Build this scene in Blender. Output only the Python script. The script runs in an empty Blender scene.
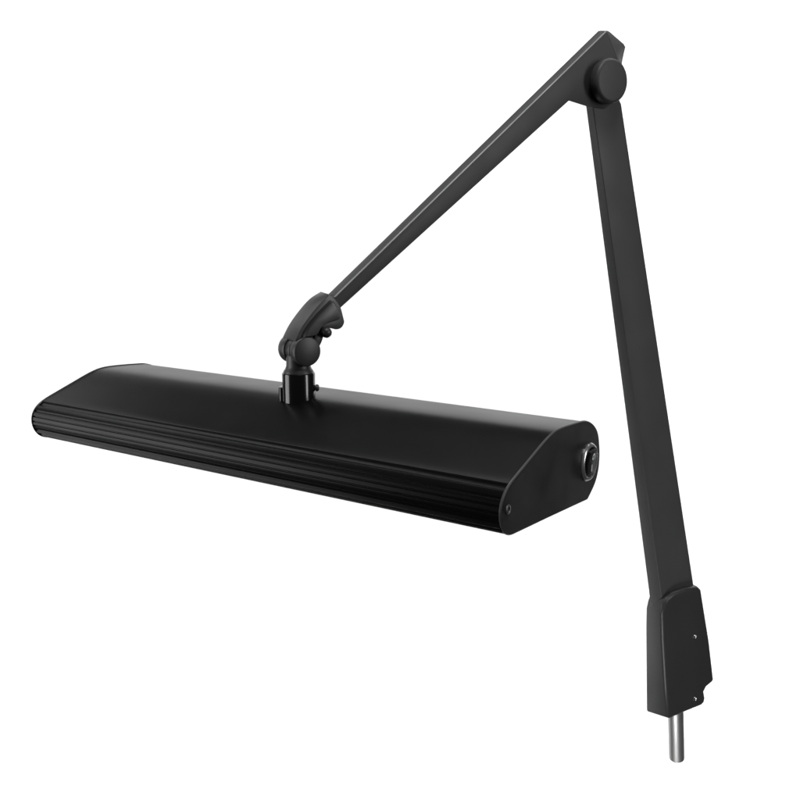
import bpy, bmesh, math
from mathutils import Vector, Matrix

PI = math.pi
scene = bpy.context.scene
COL = scene.collection

# ------------------------------------------------------------------ frame
YAW = 0.58530                      # the shade's long axis against the camera's left-right axis
PITCH = 0.200798
CAM_H = 2.80
HEAD = Vector((-0.6545, 0.7770, -0.1470))       # swivel joint, from the camera, along shade axes
ARM_AZ = math.radians(-24)                      # the arms swing in a vertical plane turned from the shade
NV = Vector((math.cos(ARM_AZ), math.sin(ARM_AZ), 0))
UV = Vector((-math.sin(ARM_AZ), math.cos(ARM_AZ), 0))
ZV = Vector((0, 0, 1))
POST_U, POST_N, POST_Z = 0.6825, 0.0, -0.7410
K = 1.02                                         # the arms stand this much farther off than first measured
def from_joint(u, n, z):
    return (HEAD + UV * u + NV * n + ZV * z) * K - HEAD
BASE = from_joint(POST_U, POST_N, POST_Z)        # foot of the post

def arm(u, n, z):
    """arm-plane coordinates -> lamp-local"""
    return from_joint(u, n, z) - BASE

def shd(x, y, z):
    """shade coordinates -> lamp-local"""
    return Vector((x, y, z)) - BASE

# ------------------------------------------------------------------ materials
def paint(name, base, rough, spec=0.5, bump=0.0, scale=900.0, rvar=0.06, metal=0.0, cvar=0.0, coat=0.0):
    m = bpy.data.materials.new(name); m.use_nodes = True
    nt = m.node_tree; N = nt.nodes; Lk = nt.links
    b = N['Principled BSDF']
    b.inputs['Metallic'].default_value = metal
    b.inputs['Specular IOR Level'].default_value = spec
    b.inputs['Coat Weight'].default_value = coat
    b.inputs['Coat Roughness'].default_value = 0.08
    tc = N.new('ShaderNodeTexCoord')
    n1 = N.new('ShaderNodeTexNoise'); n1.inputs['Scale'].default_value = 14; n1.inputs['Detail'].default_value = 1.5
    Lk.new(tc.outputs['Object'], n1.inputs['Vector'])
    mr = N.new('ShaderNodeMapRange')
    mr.inputs['From Min'].default_value = 0.3; mr.inputs['From Max'].default_value = 0.7
    mr.inputs['To Min'].default_value = rough - rvar; mr.inputs['To Max'].default_value = rough + rvar
    Lk.new(n1.outputs['Fac'], mr.inputs['Value']); Lk.new(mr.outputs['Result'], b.inputs['Roughness'])
    rp = N.new('ShaderNodeMapRange')
    rp.inputs['From Min'].default_value = 0.25; rp.inputs['From Max'].default_value = 0.75
    rp.inputs['To Min'].default_value = 1 - cvar; rp.inputs['To Max'].default_value = 1 + cvar
    n2 = N.new('ShaderNodeTexNoise'); n2.inputs['Scale'].default_value = 9; n2.inputs['Detail'].default_value = 8
    Lk.new(tc.outputs['Object'], n2.inputs['Vector']); Lk.new(n2.outputs['Fac'], rp.inputs['Value'])
    mx = N.new('ShaderNodeVectorMath'); mx.operation = 'SCALE'
    mx.inputs[0].default_value = base
    Lk.new(rp.outputs['Result'], mx.inputs['Scale']); Lk.new(mx.outputs['Vector'], b.inputs['Base Color'])
    if bump:
        n3 = N.new('ShaderNodeTexNoise'); n3.inputs['Scale'].default_value = scale; n3.inputs['Detail'].default_value = 2
        Lk.new(tc.outputs['Object'], n3.inputs['Vector'])
        bp = N.new('ShaderNodeBump'); bp.inputs['Strength'].default_value = bump; bp.inputs['Distance'].default_value = 0.0003
        Lk.new(n3.outputs['Fac'], bp.inputs['Height']); Lk.new(bp.outputs['Normal'], b.inputs['Normal'])
    return m

M_SHADE = paint('satin_black_paint', (0.0034, 0.0034, 0.0035), 0.30, 0.11, rvar=0.02)
M_CAP = paint('matt_black_plate', (0.0095, 0.0095, 0.0095), 0.42, 0.28, rvar=0.14, cvar=0.60)
M_ARM = paint('charcoal_powder_coat', (0.043, 0.043, 0.044), 0.50, 0.30, bump=0.30, scale=800, rvar=0.06, cvar=0.14)
M_BASE = paint('charcoal_moulding', (0.027, 0.027, 0.0275), 0.40, 0.30, bump=0.22, scale=800, rvar=0.05, cvar=0.08)
M_JOINT = paint('charcoal_casting', (0.022, 0.022, 0.0225), 0.40, 0.42, bump=0.06, scale=900, rvar=0.05, cvar=0.06)
M_GLOSS = paint('gloss_black_collar', (0.004, 0.004, 0.004), 0.16, 0.5, rvar=0.03)
M_STEEL = paint('steel_rod', (0.50, 0.50, 0.50), 0.48, 0.5, bump=0.02, scale=700, rvar=0.04, metal=1.0, cvar=0.06)
M_SCREW = paint('steel_screw', (0.55, 0.55, 0.55), 0.28, 0.5, rvar=0.04, metal=1.0)
M_DARKSCREW = paint('dark_screw', (0.10, 0.10, 0.10), 0.38, 0.5, rvar=0.04, metal=0.6)
M_RING = paint('grey_bezel', (0.40, 0.40, 0.40), 0.26, 0.6, rvar=0.04, metal=0.8)
M_ROCKER = paint('black_rocker', (0.010, 0.010, 0.010), 0.48, 0.3, rvar=0.03)
M_MARK = paint('white_ink', (0.75, 0.75, 0.75), 0.5, 0.4, rvar=0.03)
M_EDGE = paint('painted_highlight', (0.26, 0.26, 0.26), 0.35, 0.5, rvar=0.04, cvar=0.25)  # light grey standing in for the upper arm's edge highlight
M_RIM = paint('cap_edge_glint', (0.055, 0.055, 0.055), 0.35, 0.5, rvar=0.04, cvar=0.2)  # lighter grey painting the reflection on the near cap's bevel
M_WALL = paint('white_paper', (0.86, 0.86, 0.86), 0.9, 0.1, rvar=0.02)

# ------------------------------------------------------------------ helpers
def link(name, bm, mat, parent=None, bevel=0.0, seg=2, angle=28, smooth=35):
    me = bpy.data.meshes.new(name)
    bmesh.ops.recalc_face_normals(bm, faces=bm.faces)
    if bevel:
        ed = [e for e in bm.edges if len(e.link_faces) == 2 and e.calc_face_angle(0) > math.radians(angle)]
        bmesh.ops.bevel(bm, geom=ed, offset=bevel, segments=seg, profile=0.5, affect='EDGES', clamp_overlap=True)
        bmesh.ops.recalc_face_normals(bm, faces=bm.faces)
    bm.to_mesh(me); bm.free()
    me.materials.append(mat)
    for p in me.polygons: p.use_smooth = True
    me.set_sharp_from_angle(angle=math.radians(smooth))
    o = bpy.data.objects.new(name, me); COL.objects.link(o)
    if parent: o.parent = parent
    return o

def loft(bm, ring_a, ring_b):
    """a closed solid between two rings of equal length"""
    n = len(ring_a)
    a = [bm.verts.new(p) for p in ring_a]; b = [bm.verts.new(p) for p in ring_b]
    bm.faces.new(a); bm.faces.new(b[::-1])
    for i in range(n):
        j = (i + 1) % n
        bm.faces.new((a[i], b[i], b[j], a[j]))

def lathe(bm, centre, axis, prof, seg=48, ref=None):
    """prof: list of (radius, height along axis); radius 0 closes an end"""
    axis = axis.normalized()
    t = ref or (Vector((0, 0, 1)) if abs(axis.z) < 0.9 else Vector((1, 0, 0)))
    e1 = axis.cross(t).normalized(); e2 = axis.cross(e1)
    rings = []
    for r, h in prof:
        c = centre + axis * h
        if r < 1e-7: rings.append([bm.verts.new(c)])
        else: rings.append([bm.verts.new(c + (e1 * math.cos(2*PI*k/seg) + e2 * math.sin(2*PI*k/seg)) * r) for k in range(seg)])
    for A, B in zip(rings, rings[1:]):
        for k in range(seg):
            l = (k + 1) % seg
            if len(A) == 1 and len(B) == 1: continue
            if len(A) == 1: bm.faces.new((A[0], B[k], B[l]))
            elif len(B) == 1: bm.faces.new((A[k], B[0], A[l]))
            else: bm.faces.new((A[k], B[k], B[l], A[l]))

def inset(poly, d):
    """shrink a 2-D polygon by d"""
    n = len(poly)
    area = sum(poly[i][0]*poly[(i+1) % n][1] - poly[(i+1) % n][0]*poly[i][1] for i in range(n))
    s = 1 if area > 0 else -1
    out = []
    for i in range(n):
        p, q, r = Vector(poly[i-1]), Vector(poly[i]), Vector(poly[(i+1) % n])
        a = (q - p).normalized(); b = (r - q).normalized()
        na = Vector((-a.y, a.x)) * s; nb = Vector((-b.y, b.x)) * s
        m = (na + nb)
        k = m.dot(na)
        out.append(tuple(q + m * (d / max(k, 0.35))))
    return out

def catmull(pts, closed=True, k=8, corners=()):
    n = len(pts); out = []
    for i in range(n if closed else n - 1):
        p1, p2 = Vector(pts[i]), Vector(pts[(i+1) % n])
        p0 = Vector(pts[i-1]) if (closed or i > 0) else p1
        p3 = Vector(pts[(i+2) % n]) if (closed or i + 2 < n) else p2
        if i in corners: p0 = p1
        if (i + 1) % n in corners: p3 = p2
        for j in range(k):
            t = j / k
            out.append(0.5 * ((2*p1) + (p2-p0)*t + (2*p0-5*p1+4*p2-p3)*t*t + (3*p1-p0-3*p2+p3)*t**3))
    if not closed: out.append(Vector(pts[-1]))
    return out

def resample(pts, step, closed=False):
    P = [Vector(p) for p in pts]
    if closed: P.append(P[0].copy())
    d = [0]
    for a, b in zip(P, P[1:]): d.append(d[-1] + (b - a).length)
    n = max(2, round(d[-1] / step)); out = []; k = 0
    for i in range(n + 1):
        s = d[-1] * i / n
        while k < len(d) - 2 and d[k+1] < s: k += 1
        t = (s - d[k]) / max(d[k+1] - d[k], 1e-12)
        out.append(P[k].lerp(P[k+1], t))
    return out[:-1] if closed else out

# ------------------------------------------------------------------ the lamp
root = bpy.data.objects.new('desk_lamp', None); COL.objects.link(root)
root.empty_display_size = 0.05
w = HEAD + BASE
root.rotation_euler = (0, 0, -YAW)
root.location = Matrix.Rotation(-YAW, 3, 'Z') @ w + Vector((0, 0, CAM_H))
root['label'] = 'black folding arm lamp with a long ribbed shade and steel mounting post'
root['category'] = 'lamp'

# ---- shade: one extrusion of the end profile (y, z)
CAPP = [(0.0965, -0.0620), (0.0819, -0.0605), (0.0563, -0.0586), (0.0351, -0.0576), (0.0204, -0.0581), (0.0091, -0.0603),
        (-0.0045, -0.0642), (-0.0284, -0.0722), (-0.0586, -0.0823), (-0.0683, -0.0858), (-0.0768, -0.0899), (-0.0833, -0.0953),
        (-0.0874, -0.1012), (-0.0893, -0.1070), (-0.0895, -0.1135), (-0.0878, -0.1204), (-0.0846, -0.1266), (-0.0789, -0.1326),
        (-0.0699, -0.1366), (-0.0595, -0.1378), (-0.0073, -0.1417), (0.0156, -0.1434), (0.1118, -0.1511), (0.1294, -0.1399),
        (0.1375, -0.1301), (0.1411, -0.1190), (0.1408, -0.1045), (0.1358, -0.0866), (0.1272, -0.0756), (0.1125, -0.0670)]
CORNER = 22
order = CAPP[CORNER:] + CAPP[:CORNER] + [CAPP[CORNER]]         # an open run from the sharp rear corner round to itself
run = resample(catmull(order, closed=False, k=10), 0.0009)
def smooth_run(P, sig):
    n = len(P); rad = int(3 * sig); out = []
    for i in range(n):
        r = min(rad, i, n - 1 - i)
        if r == 0: out.append(P[i].copy()); continue
        acc = Vector((0, 0)); ws = 0
        for k in range(-r, r + 1):
            q = math.exp(-0.5 * (k / sig) ** 2); acc += P[i+k] * q; ws += q
        out.append(acc / ws)
    return out
run = smooth_run(run, 4.0)
prof = run[:-1]
prof2 = [tuple(p) for p in prof]

X0, X1 = -0.3623, 0.3045
CAP_T = 0.0026

# grooves down the nose: (z, half width, depth)
GROOVES = [(-0.0905, 0.0026, 0.0014), (-0.0985, 0.0012, 0.0012), (-0.1050, 0.0012, 0.0013), (-0.1115, 0.0012, 0.0012), (-0.1175, 0.0012, 0.0013),
           (-0.1232, 0.0014, 0.0016), (-0.1258, 0.0010, -0.0009), (-0.1296, 0.0020, 0.0020), (-0.1330, 0.0010, -0.0007)]
fine = resample(prof2, 0.00035, closed=True)
fine2 = inset([tuple(p) for p in fine], 0.0010)
n = len(fine2); body = []
for i, (y, z) in enumerate(fine2):
    d = 0.0
    if y < -0.055:
        for gz, gw, gd in GROOVES:
            t = abs(z - gz) / gw
            if t < 1: d += gd * 0.5 * (1 + math.cos(PI * t ** 1.6))
    a = Vector(fine2[i-2]); b = Vector(fine2[(i+2) % n]); tg = (b - a).normalized()
    area_sign = 1
    nrm = Vector((tg.y, -tg.x))
    c = Vector((0.03, -0.105)) - Vector((y, z))
    if nrm.dot(c) < 0: nrm = -nrm
    body.append(Vector((y, z)) + nrm * d)
# thin out where nothing happens
keep = [p for i, p in enumerate(body) if (p.x < -0.05) or i % 4 == 0]
bm = bmesh.new()
loft(bm, [shd(X0 + CAP_T + 0.0002, p.x, p.y) for p in keep], [shd(X1 - CAP_T - 0.0002, p.x, p.y) for p in keep])
shade = link('lamp_shade', bm, M_SHADE, root, smooth=32)

for xa, xb in ((X1 - CAP_T, X1), (X0, X0 + CAP_T)):
    bm = bmesh.new()
    ins = inset(prof2, 0.0009)
    rings = [[shd(xa, *p) for p in ins], [shd(xa + 0.0009, *p) for p in prof2], [shd(xb - 0.0009, *p) for p in prof2], [shd(xb, *p) for p in ins]]
    V = [[bm.verts.new(p) for p in r] for r in rings]
    bm.faces.new(V[0]); bm.faces.new(V[3][::-1])
    for A, B in zip(V, V[1:]):
        for i in range(len(A)):
            j = (i + 1) % len(A); bm.faces.new((A[i], B[i], B[j], A[j]))
    for f in bm.faces: f.material_index = 1 if (len(f.verts) == 4 and xb > 0) else 0  # near cap only: bevel reflection painted onto its rim faces
    o = link('end_cap', bm, M_CAP, shade, smooth=30)
    o.data.materials.append(M_RIM)

XP = Vector((1, 0, 0))
def cross_screw(name, centre, axis, r, parent, mat, slot=False):
    """pan head with a sunk cross or slot"""
    bm = bmesh.new()
    lathe(bm, centre, axis, [(0, -0.002), (r*0.9, -0.002), (r, 0.0002), (r*0.97, 0.0006), (r*0.8, 0.0010), (r*0.55, 0.0012), (r*0.45, 0.0002), (r*0.2, -0.0006), (0, -0.0008)], seg=24)
    return link(name, bm, mat, parent, smooth=40)
cross_screw('screw', shd(X1, -0.0758, -0.1103), XP, 0.0047, shade, M_DARKSCREW)

# ---- rocker switch on the near end cap
SC = shd(X1, 0.1092, -0.1090)
bm = bmesh.new()
lathe(bm, SC, XP, [(0.0205, -0.001), (0.0205, 0.0010), (0.0198, 0.0018), (0.0188, 0.0030), (0.0174, 0.0034), (0.0160, 0.0028), (0.0153, 0.0012), (0.0150, -0.0018), (0, -0.0018)], seg=64)
switch = link('power_switch', bm, M_RING, root, smooth=40)
bm = bmesh.new()
hw = 0.0105
prof_r = [(-0.0135, -0.0010), (-0.0135, 0.0026), (-0.0125, 0.0036), (0.0005, 0.0040), (0.0122, 0.0066), (0.0138, 0.0056), (0.0138, -0.0010)]
loft(bm, [SC + Vector((x, -hw, z)) for z, x in prof_r], [SC + Vector((x, hw, z)) for z, x in prof_r])
rocker = link('rocker', bm, M_ROCKER, switch, bevel=0.0008, seg=2, angle=20)
# the O on the raised half, the I on the lowered half
dz, dx = 0.0117, 0.0026
ln = math.hypot(dz, dx); up = Vector((dx/ln, 0, dz/ln)); nr = Vector((dz/ln, 0, -dx/ln))
oc = SC + Vector((0.0040 + 0.0013, 0, 0.0064)) + nr * 0.00025
bm = bmesh.new()
ro, ri, hh = 0.0037, 0.0022, 0.0003
seg = 32; R = []
for rr, h in ((ro, -hh), (ro, hh), (ri, hh), (ri, -hh)):
    R.append([bm.verts.new(oc + Vector((0, 1, 0)) * (rr * 0.85 * math.cos(2*PI*k/seg)) + up * (rr * math.sin(2*PI*k/seg)) + nr * h) for k in range(seg)])
for a in range(4):
    A, B = R[a], R[(a+1) % 4]
    for k in range(seg):
        l = (k+1) % seg; bm.faces.new((A[k], B[k], B[l], A[l]))
link('off_mark', bm, M_MARK, switch)
bm = bmesh.new()
ic = SC + Vector((0.0038, 0, -0.0060))
loft(bm, [ic + Vector((-0.0004, y, z)) for y, z in ((-0.0008, -0.0036), (0.0008, -0.0036), (0.0008, 0.0036), (-0.0008, 0.0036))],
         [ic + Vector((0.0004, y, z)) for y, z in ((-0.0008, -0.0036), (0.0008, -0.0036), (0.0008, 0.0036), (-0.0008, 0.0036))])
link('on_mark', bm, M_MARK, switch)

# ---- collar on the crest of the shade
CU = 0.0035
CC = arm(CU, 0, 0)
bm = bmesh.new()
lathe(bm, CC, ZV, [(0, -0.074), (0.0188, -0.074), (0.0188, -0.0292), (0.0182, -0.0280), (0.0170, -0.0275), (0, -0.0275)], seg=64)
collar = link('collar', bm, M_GLOSS, root, smooth=40)
# clamp lug at its left, set screw at its right
bm = bmesh.new()
lug_dir = Vector((-0.86, -0.50, 0)).normalized(); lug_t = Vector((0.50, -0.86, 0)).normalized()
def lugring(zz, g=0.0):
    pts = []
    for a, b in ((0.006, -0.010), (0.0205, -0.0085), (0.0228, -0.0055), (0.0228, 0.0045), (0.0205, 0.0075), (0.006, 0.010)):
        pts.append(CC + lug_dir * (a - g) + lug_t * b + ZV * zz)
    return pts
loft(bm, lugring(-0.073), lugring(-0.0445))
link('clamp_lug', bm, M_GLOSS, collar, bevel=0.0012, seg=3)
bm = bmesh.new()
sdir = (UV * 0.80 + NV * 0.6).normalized()
lathe(bm, CC + ZV * -0.0455, sdir, [(0, 0.012), (0.0026, 0.012), (0.0026, 0.0192), (0.0038, 0.0195), (0.0041, 0.0212), (0.0034, 0.0228), (0.0014, 0.0236), (0, 0.0237)], seg=24)
link('set_screw', bm, M_JOINT, collar, smooth=40)

# ---- swivel joint: flared neck carrying two cheeks and a tongue
bm = bmesh.new()
lathe(bm, CC, ZV, [(0, -0.0280), (0.0172, -0.0280), (0.0170, -0.0262), (0.0150, -0.0235), (0.0138, -0.0200), (0.0134, -0.0100), (0.0115, -0.0020), (0, 0.000)], seg=48)
JC = arm(0.0045, 0, -0.0022)
def disc(bm, c, n0, n1, r, ch):
    lathe(bm, c, NV, [(0, n0), (r - ch, n0), (r - ch*0.3, n0 + ch*0.3), (r, n0 + ch), (r, n1 - ch), (r - ch*0.3, n1 - ch*0.3), (r - ch, n1), (0, n1)], seg=56)
disc(bm, JC, -0.0215, -0.0060, 0.0166, 0.0022)
disc(bm, JC, -0.0065, 0.0045, 0.0146, 0.0008)
joint = link('swivel_joint', bm, M_JOINT, root, smooth=40)
bm = bmesh.new()
disc(bm, JC + UV * 0.002, 0.0048, 0.0185, 0.0166, 0.0016)
link('joint_cap', bm, M_JOINT, joint, smooth=40)

# ---- arm bracket between joint and upper arm
BR_F = [(-0.0053, 0.0105), (0.0023, 0.0236), (0.0136, 0.0372), (0.0261, 0.0496), (0.0375, 0.0590), (0.0437, 0.0543), (0.0505, 0.0456), (0.0547, 0.0320),
        (0.0556, 0.0263), (0.0520, 0.0209), (0.0456, 0.0193), (0.0393, 0.0212), (0.0318, 0.0205), (0.0258, 0.0135), (0.0222, 0.0085), (0.0186, 0.0031), (0.0115, -0.0030), (-0.0007, 0.0002)]
BR_B = [(-0.0060, 0.0109), (0.0020, 0.0242), (0.0140, 0.0385), (0.0285, 0.0520), (0.0430, 0.0595)] + BR_F[5:]
bm = bmesh.new()
loft(bm, [arm(u, 0.0125, z) for u, z in catmull(BR_F, k=4, corners=(0, 4, 17))], [arm(u, -0.0185, z) for u, z in catmull(BR_B, k=4, corners=(0, 4, 17))])
brk = link('arm_bracket', bm, M_JOINT, root, bevel=0.0016, seg=3, angle=40, smooth=50)
CHK = [(0.0010, 0.0120), (0.0055, 0.0215), (0.0155, 0.0335), (0.0275, 0.0445), (0.0380, 0.0530), (0.0430, 0.0500), (0.0480, 0.0420), (0.0510, 0.0325),
       (0.0440, 0.0290), (0.0330, 0.0262), (0.0262, 0.0225), (0.0205, 0.0150), (0.0120, 0.0125)]
bm = bmesh.new()
loft(bm, [arm(u, 0.0180, z) for u, z in catmull(inset(CHK, 0.0022), k=4, corners=(0, 4))], [arm(u, 0.0120, z) for u, z in catmull(CHK, k=4, corners=(0, 4))])
link('cheek_plate', bm, M_JOINT, brk, bevel=0.0012, seg=3, angle=40, smooth=50)
bm = bmesh.new()
lathe(bm, arm(0.0290, 0, 0.0178), NV, [(0, -0.006), (0.0036, -0.006), (0.0036, 0.0150), (0.0052, 0.0160), (0.0060, 0.0180), (0.0060, 0.0215), (0.0050, 0.0240), (0.0030, 0.0255), (0, 0.0260)], seg=32)
link('thumb_knob', bm, M_JOINT, brk, smooth=60)

LEV = [(0.0268, 0.0180), (0.0278, 0.0130), (0.0245, 0.0050), (0.0208, 0.0000), (0.0150, 0.0050), (0.0175, 0.0150), (0.0220, 0.0195)]
bm = bmesh.new()
loft(bm, [arm(u, 0.0150, z) for u, z in catmull(LEV, k=3, corners=(3,))], [arm(u, 0.0095, z) for u, z in catmull(LEV, k=3, corners=(3,))])
link('lever', bm, M_JOINT, brk, bevel=0.0008, seg=2, angle=40, smooth=50)

# ---- upper arm: channel with a proud front plate and a folded end
UP_F = [(0.0372, 0.0500), (0.4400, 0.3729), (0.4430, 0.3715), (0.4510, 0.3595), (0.4565, 0.3510), (0.4715, 0.3263), (0.4734, 0.2979),
        (0.4458, 0.2794), (0.4124, 0.2799), (0.3815, 0.2850), (0.0372, 0.0326)]
def up_back(k, p):
    e = {1: (0.4498, 0.3787), 2: (0.4680, 0.3806), 3: (0.4975, 0.3672), 4: (0.5012, 0.3631), 5: (0.4953, 0.3450),
         7: (0.4458, 0.2910), 8: (0.4124, 0.2900), 9: (0.3815, 0.2920)}
    return e.get(k, p)
bm = bmesh.new()
UP_I = inset(UP_F, 0.0016)
loft(bm, [arm(u, 0.0120, z) for u, z in UP_F], [arm(*(lambda q: (q[0], 0.0092, q[1]))(Vector(p).lerp(Vector(up_back(k, p)), 0.115))) for k, p in enumerate(UP_F)])
bmesh.ops.recalc_face_normals(bm, faces=bm.faces)
ed = [e for e in bm.edges if e.calc_face_angle(0) > math.radians(25)]
bmesh.ops.bevel(bm, geom=ed, offset=0.0007, segments=2, profile=0.5, affect='EDGES')
bm2 = bmesh.new()
loft(bm2, [arm(*(lambda q: (q[0], 0.0100, q[1]))(Vector(p).lerp(Vector(up_back(k, p)), 0.08))) for k, p in enumerate(UP_I)],
          [arm((up_back(k, p))[0], -0.0125, (up_back(k, p))[1]) for k, p in enumerate(UP_I)])
bmesh.ops.recalc_face_normals(bm2, faces=bm2.faces)
ed = [e for e in bm2.edges if e.calc_face_angle(0) > math.radians(25)]
bmesh.ops.bevel(bm2, geom=ed, offset=0.0022, segments=3, profile=0.5, affect='EDGES')
tmp = bpy.data.meshes.new('tmp'); bm2.to_mesh(tmp); bm2.free(); bm.from_mesh(tmp); bpy.data.meshes.remove(tmp)
link('upper_arm', bm, M_ARM, root, smooth=40)

# highlight along its front edge, painted as a lighter grey bead
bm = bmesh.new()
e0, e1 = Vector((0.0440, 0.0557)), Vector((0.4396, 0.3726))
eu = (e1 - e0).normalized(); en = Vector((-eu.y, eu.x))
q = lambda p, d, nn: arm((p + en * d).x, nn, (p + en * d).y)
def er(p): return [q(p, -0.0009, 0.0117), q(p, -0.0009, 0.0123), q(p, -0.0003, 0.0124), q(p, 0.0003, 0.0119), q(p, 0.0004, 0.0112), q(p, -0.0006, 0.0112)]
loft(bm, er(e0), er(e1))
link('highlight_bead', bm, M_EDGE, bpy.data.objects['upper_arm'], smooth=70)

# ---- elbow knob
KC = arm(0.4386, 0, 0.3113)
bm = bmesh.new()
lathe(bm, KC, NV, [(0, -0.016), (0.018, -0.016), (0.018, 0.0165), (0.0272, 0.0172), (0.0282, 0.0182), (0.0282, 0.0262), (0.0272, 0.0284), (0.0252, 0.0300), (0.0235, 0.0304), (0, 0.0304)], seg=80)
link('pivot_knob', bm, M_ARM, root, smooth=30)

# ---- lower arm
LO_F = [(0.4169, 0.3128), (0.4257, 0.2804), (0.6107, -0.4325), (0.6228, -0.4836), (0.6988, -0.5029), (0.6869, -0.4401), (0.4763, 0.2871), (0.4662, 0.3000)]
LO_T = [0.0125, 0.0130, 0.0262, 0.0270, 0.0270, 0.0262, 0.0130, 0.0125]
bm = bmesh.new()
loft(bm, [arm(u, 0.0090, z) for u, z in LO_F], [arm(u, 0.0090 - t, z) for (u, z), t in zip(LO_F, LO_T)])
link('lower_arm', bm, M_ARM, root, bevel=0.0014, seg=3)

# ---- base bracket
BA_F = [(0.6074, -0.5003), (0.6023, -0.4570), (0.6046, -0.4420), (0.6128, -0.4325), (0.6280, -0.4270), (0.6530, -0.4267), (0.6835, -0.4305), (0.6912, -0.4371), (0.7034, -0.4774),
        (0.7195, -0.5298), (0.7383, -0.6050), (0.7349, -0.6092), (0.7204, -0.6140), (0.7160, -0.6203), (0.7200, -0.6325), (0.7184, -0.6405), (0.7114, -0.6442), (0.6680, -0.6437),
        (0.6360, -0.6441), (0.6315, -0.6418), (0.6215, -0.5888)]
BA_B = [(0.6215, -0.5003), (0.6200, -0.4700), (0.6230, -0.4570), (0.6270, -0.4480), (0.6360, -0.4440), (0.6530, -0.4430)] + [(u + 0.002, z) for u, z in BA_F[6:16]] + \
       [(0.7114, -0.6500), (0.6680, -0.6520), (0.6400, -0.6535), (0.6345, -0.6520), (0.6290, -0.5888)]
bm = bmesh.new()
n = len(BA_F)
A = [arm(u, 0.0200, z) for u, z in BA_F]
mid = [((a[0]+b[0])/2 - 0.0, (a[1]+b[1])/2) for a, b in zip(BA_F, BA_B)]
B = [arm(u, -0.0305, z) for u, z in BA_B]
rings = []
R0 = 0.0056
for t in (1.0, 0.8, 0.6, 0.4, 0.2, 0.0):
    ang = t * PI / 2
    rings.append([arm(u, 0.0200 - R0 * (1 - math.sin(ang)), z) for u, z in inset(BA_F, R0 * (1 - math.cos(ang)))])
RB = 0.0055
for t in (0.0, 0.33, 0.66, 1.0):
    ang = t * PI / 2
    rings.append([arm(u, -0.0305 + RB * (1 - math.sin(ang)), z) for u, z in inset(BA_B, RB * (1 - math.cos(ang)))])
V = [[bm.verts.new(p) for p in r] for r in rings]
bm.faces.new(V[0]); bm.faces.new(V[-1][::-1])
for a_, b_ in zip(V, V[1:]):
    for i in range(n):
        j = (i + 1) % n; bm.faces.new((a_[i], b_[i], b_[j], a_[j]))
base = link('base_bracket', bm, M_BASE, root, smooth=42)
NB = 0.0200
cross_screw('screw', arm(0.6821, NB, -0.5143), NV, 0.0040, base, M_SCREW)
cross_screw('screw', arm(0.6927, NB, -0.6260), NV, 0.0044, base, M_SCREW)

# ---- mounting post (it leans a little within the arm plane)
top = arm(0.6660, 0, -0.6000); bot = arm(POST_U, POST_N, POST_Z)
ax = (top - bot).normalized(); Lp = (top - bot).length
bm = bmesh.new()
lathe(bm, bot, ax, [(0, 0), (0.0105, 0), (0.0119, 0.0010), (0.0126, 0.0028), (0.0126, Lp), (0, Lp)], seg=56)
link('mounting_post', bm, M_STEEL, root, smooth=35)

# ------------------------------------------------------------------ white paper sweep behind
bm = bmesh.new()
HL, HR, YW, ZT, ZB, RR = -3.3, 2.45, 3.3, CAM_H + 0.86, 0.0, 0.5
curve = [(YW - RR - 0.3, ZB)] + [(YW - RR + RR*math.sin(t*PI/2/16), ZB + RR - RR*math.cos(t*PI/2/16)) for t in range(17)] + [(YW, ZT)]
rows = [[bm.verts.new((x, y, z)) for x in (HL, HR)] for y, z in curve]
for a, b in zip(rows, rows[1:]): bm.faces.new((a[0], a[1], b[1], b[0]))
bd = link('backdrop', bm, M_WALL, smooth=60)
bd['kind'] = 'structure'; bd['label'] = 'seamless white paper studio backdrop'; bd['category'] = 'backdrop'

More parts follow.
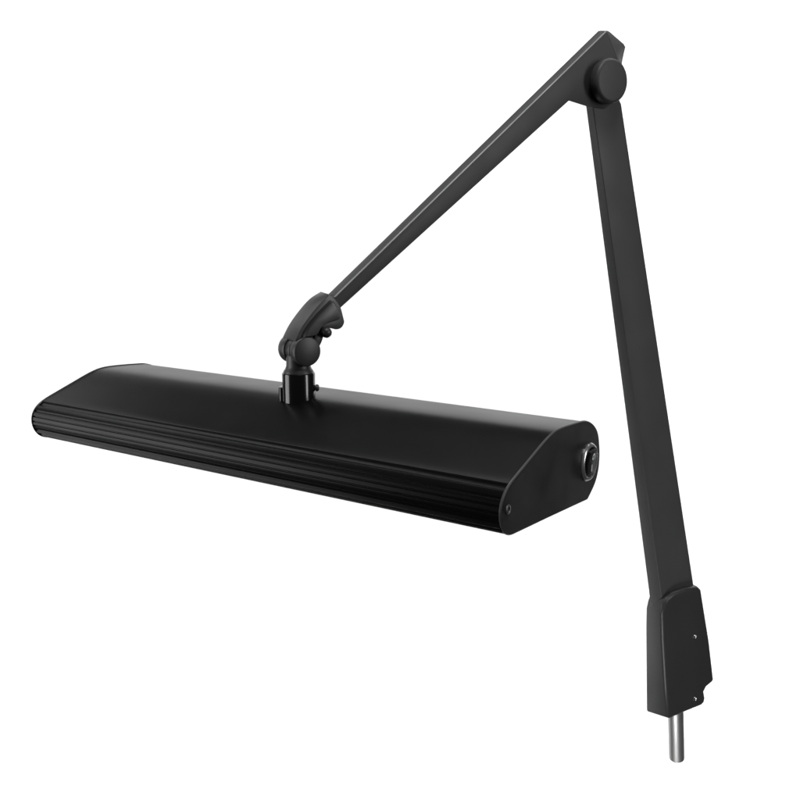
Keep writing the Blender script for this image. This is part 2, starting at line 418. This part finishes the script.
# ------------------------------------------------------------------ lights
def area(name, loc, target, sx, sy, watts, col=(1, 1, 1), spread=180):
    l = bpy.data.lights.new(name, 'AREA'); l.shape = 'RECTANGLE'; l.size = sx; l.size_y = sy; l.energy = watts; l.color = col
    l.spread = math.radians(spread)
    o = bpy.data.objects.new(name, l); COL.objects.link(o); o.location = loc
    o.rotation_euler = (Vector(target) - Vector(loc)).to_track_quat('-Z', 'Y').to_euler()
    return o
# the sweep's own lamps: overhead and one at each side, facing away from the object
H = CAM_H
area('backdrop_lamp', (-0.2, 1.9, H + 1.5), (-0.2, 3.3, H - 0.6), 4.8, 0.5, 53)
area('backdrop_lamp', (-2.7, 1.6, H - 1.0), (-2.1, 3.3, H - 1.0), 0.5, 2.6, 24, spread=130)
area('backdrop_lamp', (2.3, 1.7, H - 1.0), (1.8, 3.3, H - 1.0), 0.5, 2.6, 23, spread=130)
area('backdrop_lamp', (-0.2, 1.6, 0.15), (-0.2, 3.3, H - 2.0), 4.4, 0.4, 26, spread=130)
# soft boxes for the object: overhead, back left, at the left, one at the right, a low strip for the post
area('softbox', (0.25, 0.40, H + 1.7), (0.1, 1.0, H - 0.1), 0.7, 0.6, 22)  # unseen overhead lamp, added to bring out the arm's highlights
area('softbox', (-1.65, 2.25, H + 0.95), (-0.3, 1.1, H - 0.25), 0.9, 0.7, 2.2)
area('softbox', (-2.0, 0.75, H - 0.25), (-0.3, 0.9, H - 0.25), 1.1, 1.55, 26)
area('softbox', (2.1, 0.0, H + 0.3), (0.3, 1.2, H - 0.2), 0.5, 1.4, 20)
area('softbox', (0.05, 0.2, H - 1.75), (0.45, 1.5, H - 0.95), 0.12, 1.1, 1.5, spread=36)  # unseen narrow strip, added to put a bright stripe on the post

wd = bpy.data.worlds.new("World"); scene.world = wd; wd.use_nodes = True
wd.node_tree.nodes['Background'].inputs['Color'].default_value = (1, 1, 1, 1)
wd.node_tree.nodes['Background'].inputs['Strength'].default_value = 0.03

# ------------------------------------------------------------------ camera
cam = bpy.data.cameras.new('camera'); cam.sensor_width = 36; cam.lens = 36 * 918.486 / 800
cam.clip_start = 0.01; cam.clip_end = 100
co = bpy.data.objects.new('camera', cam); COL.objects.link(co)
co.location = (0, 0, CAM_H); co.rotation_euler = (PI/2 - PITCH, 0, 0)
scene.camera = co
vs = scene.view_settings
vs.view_transform = 'Standard'; vs.look = 'None'; vs.gamma = 1; vs.exposure = 0
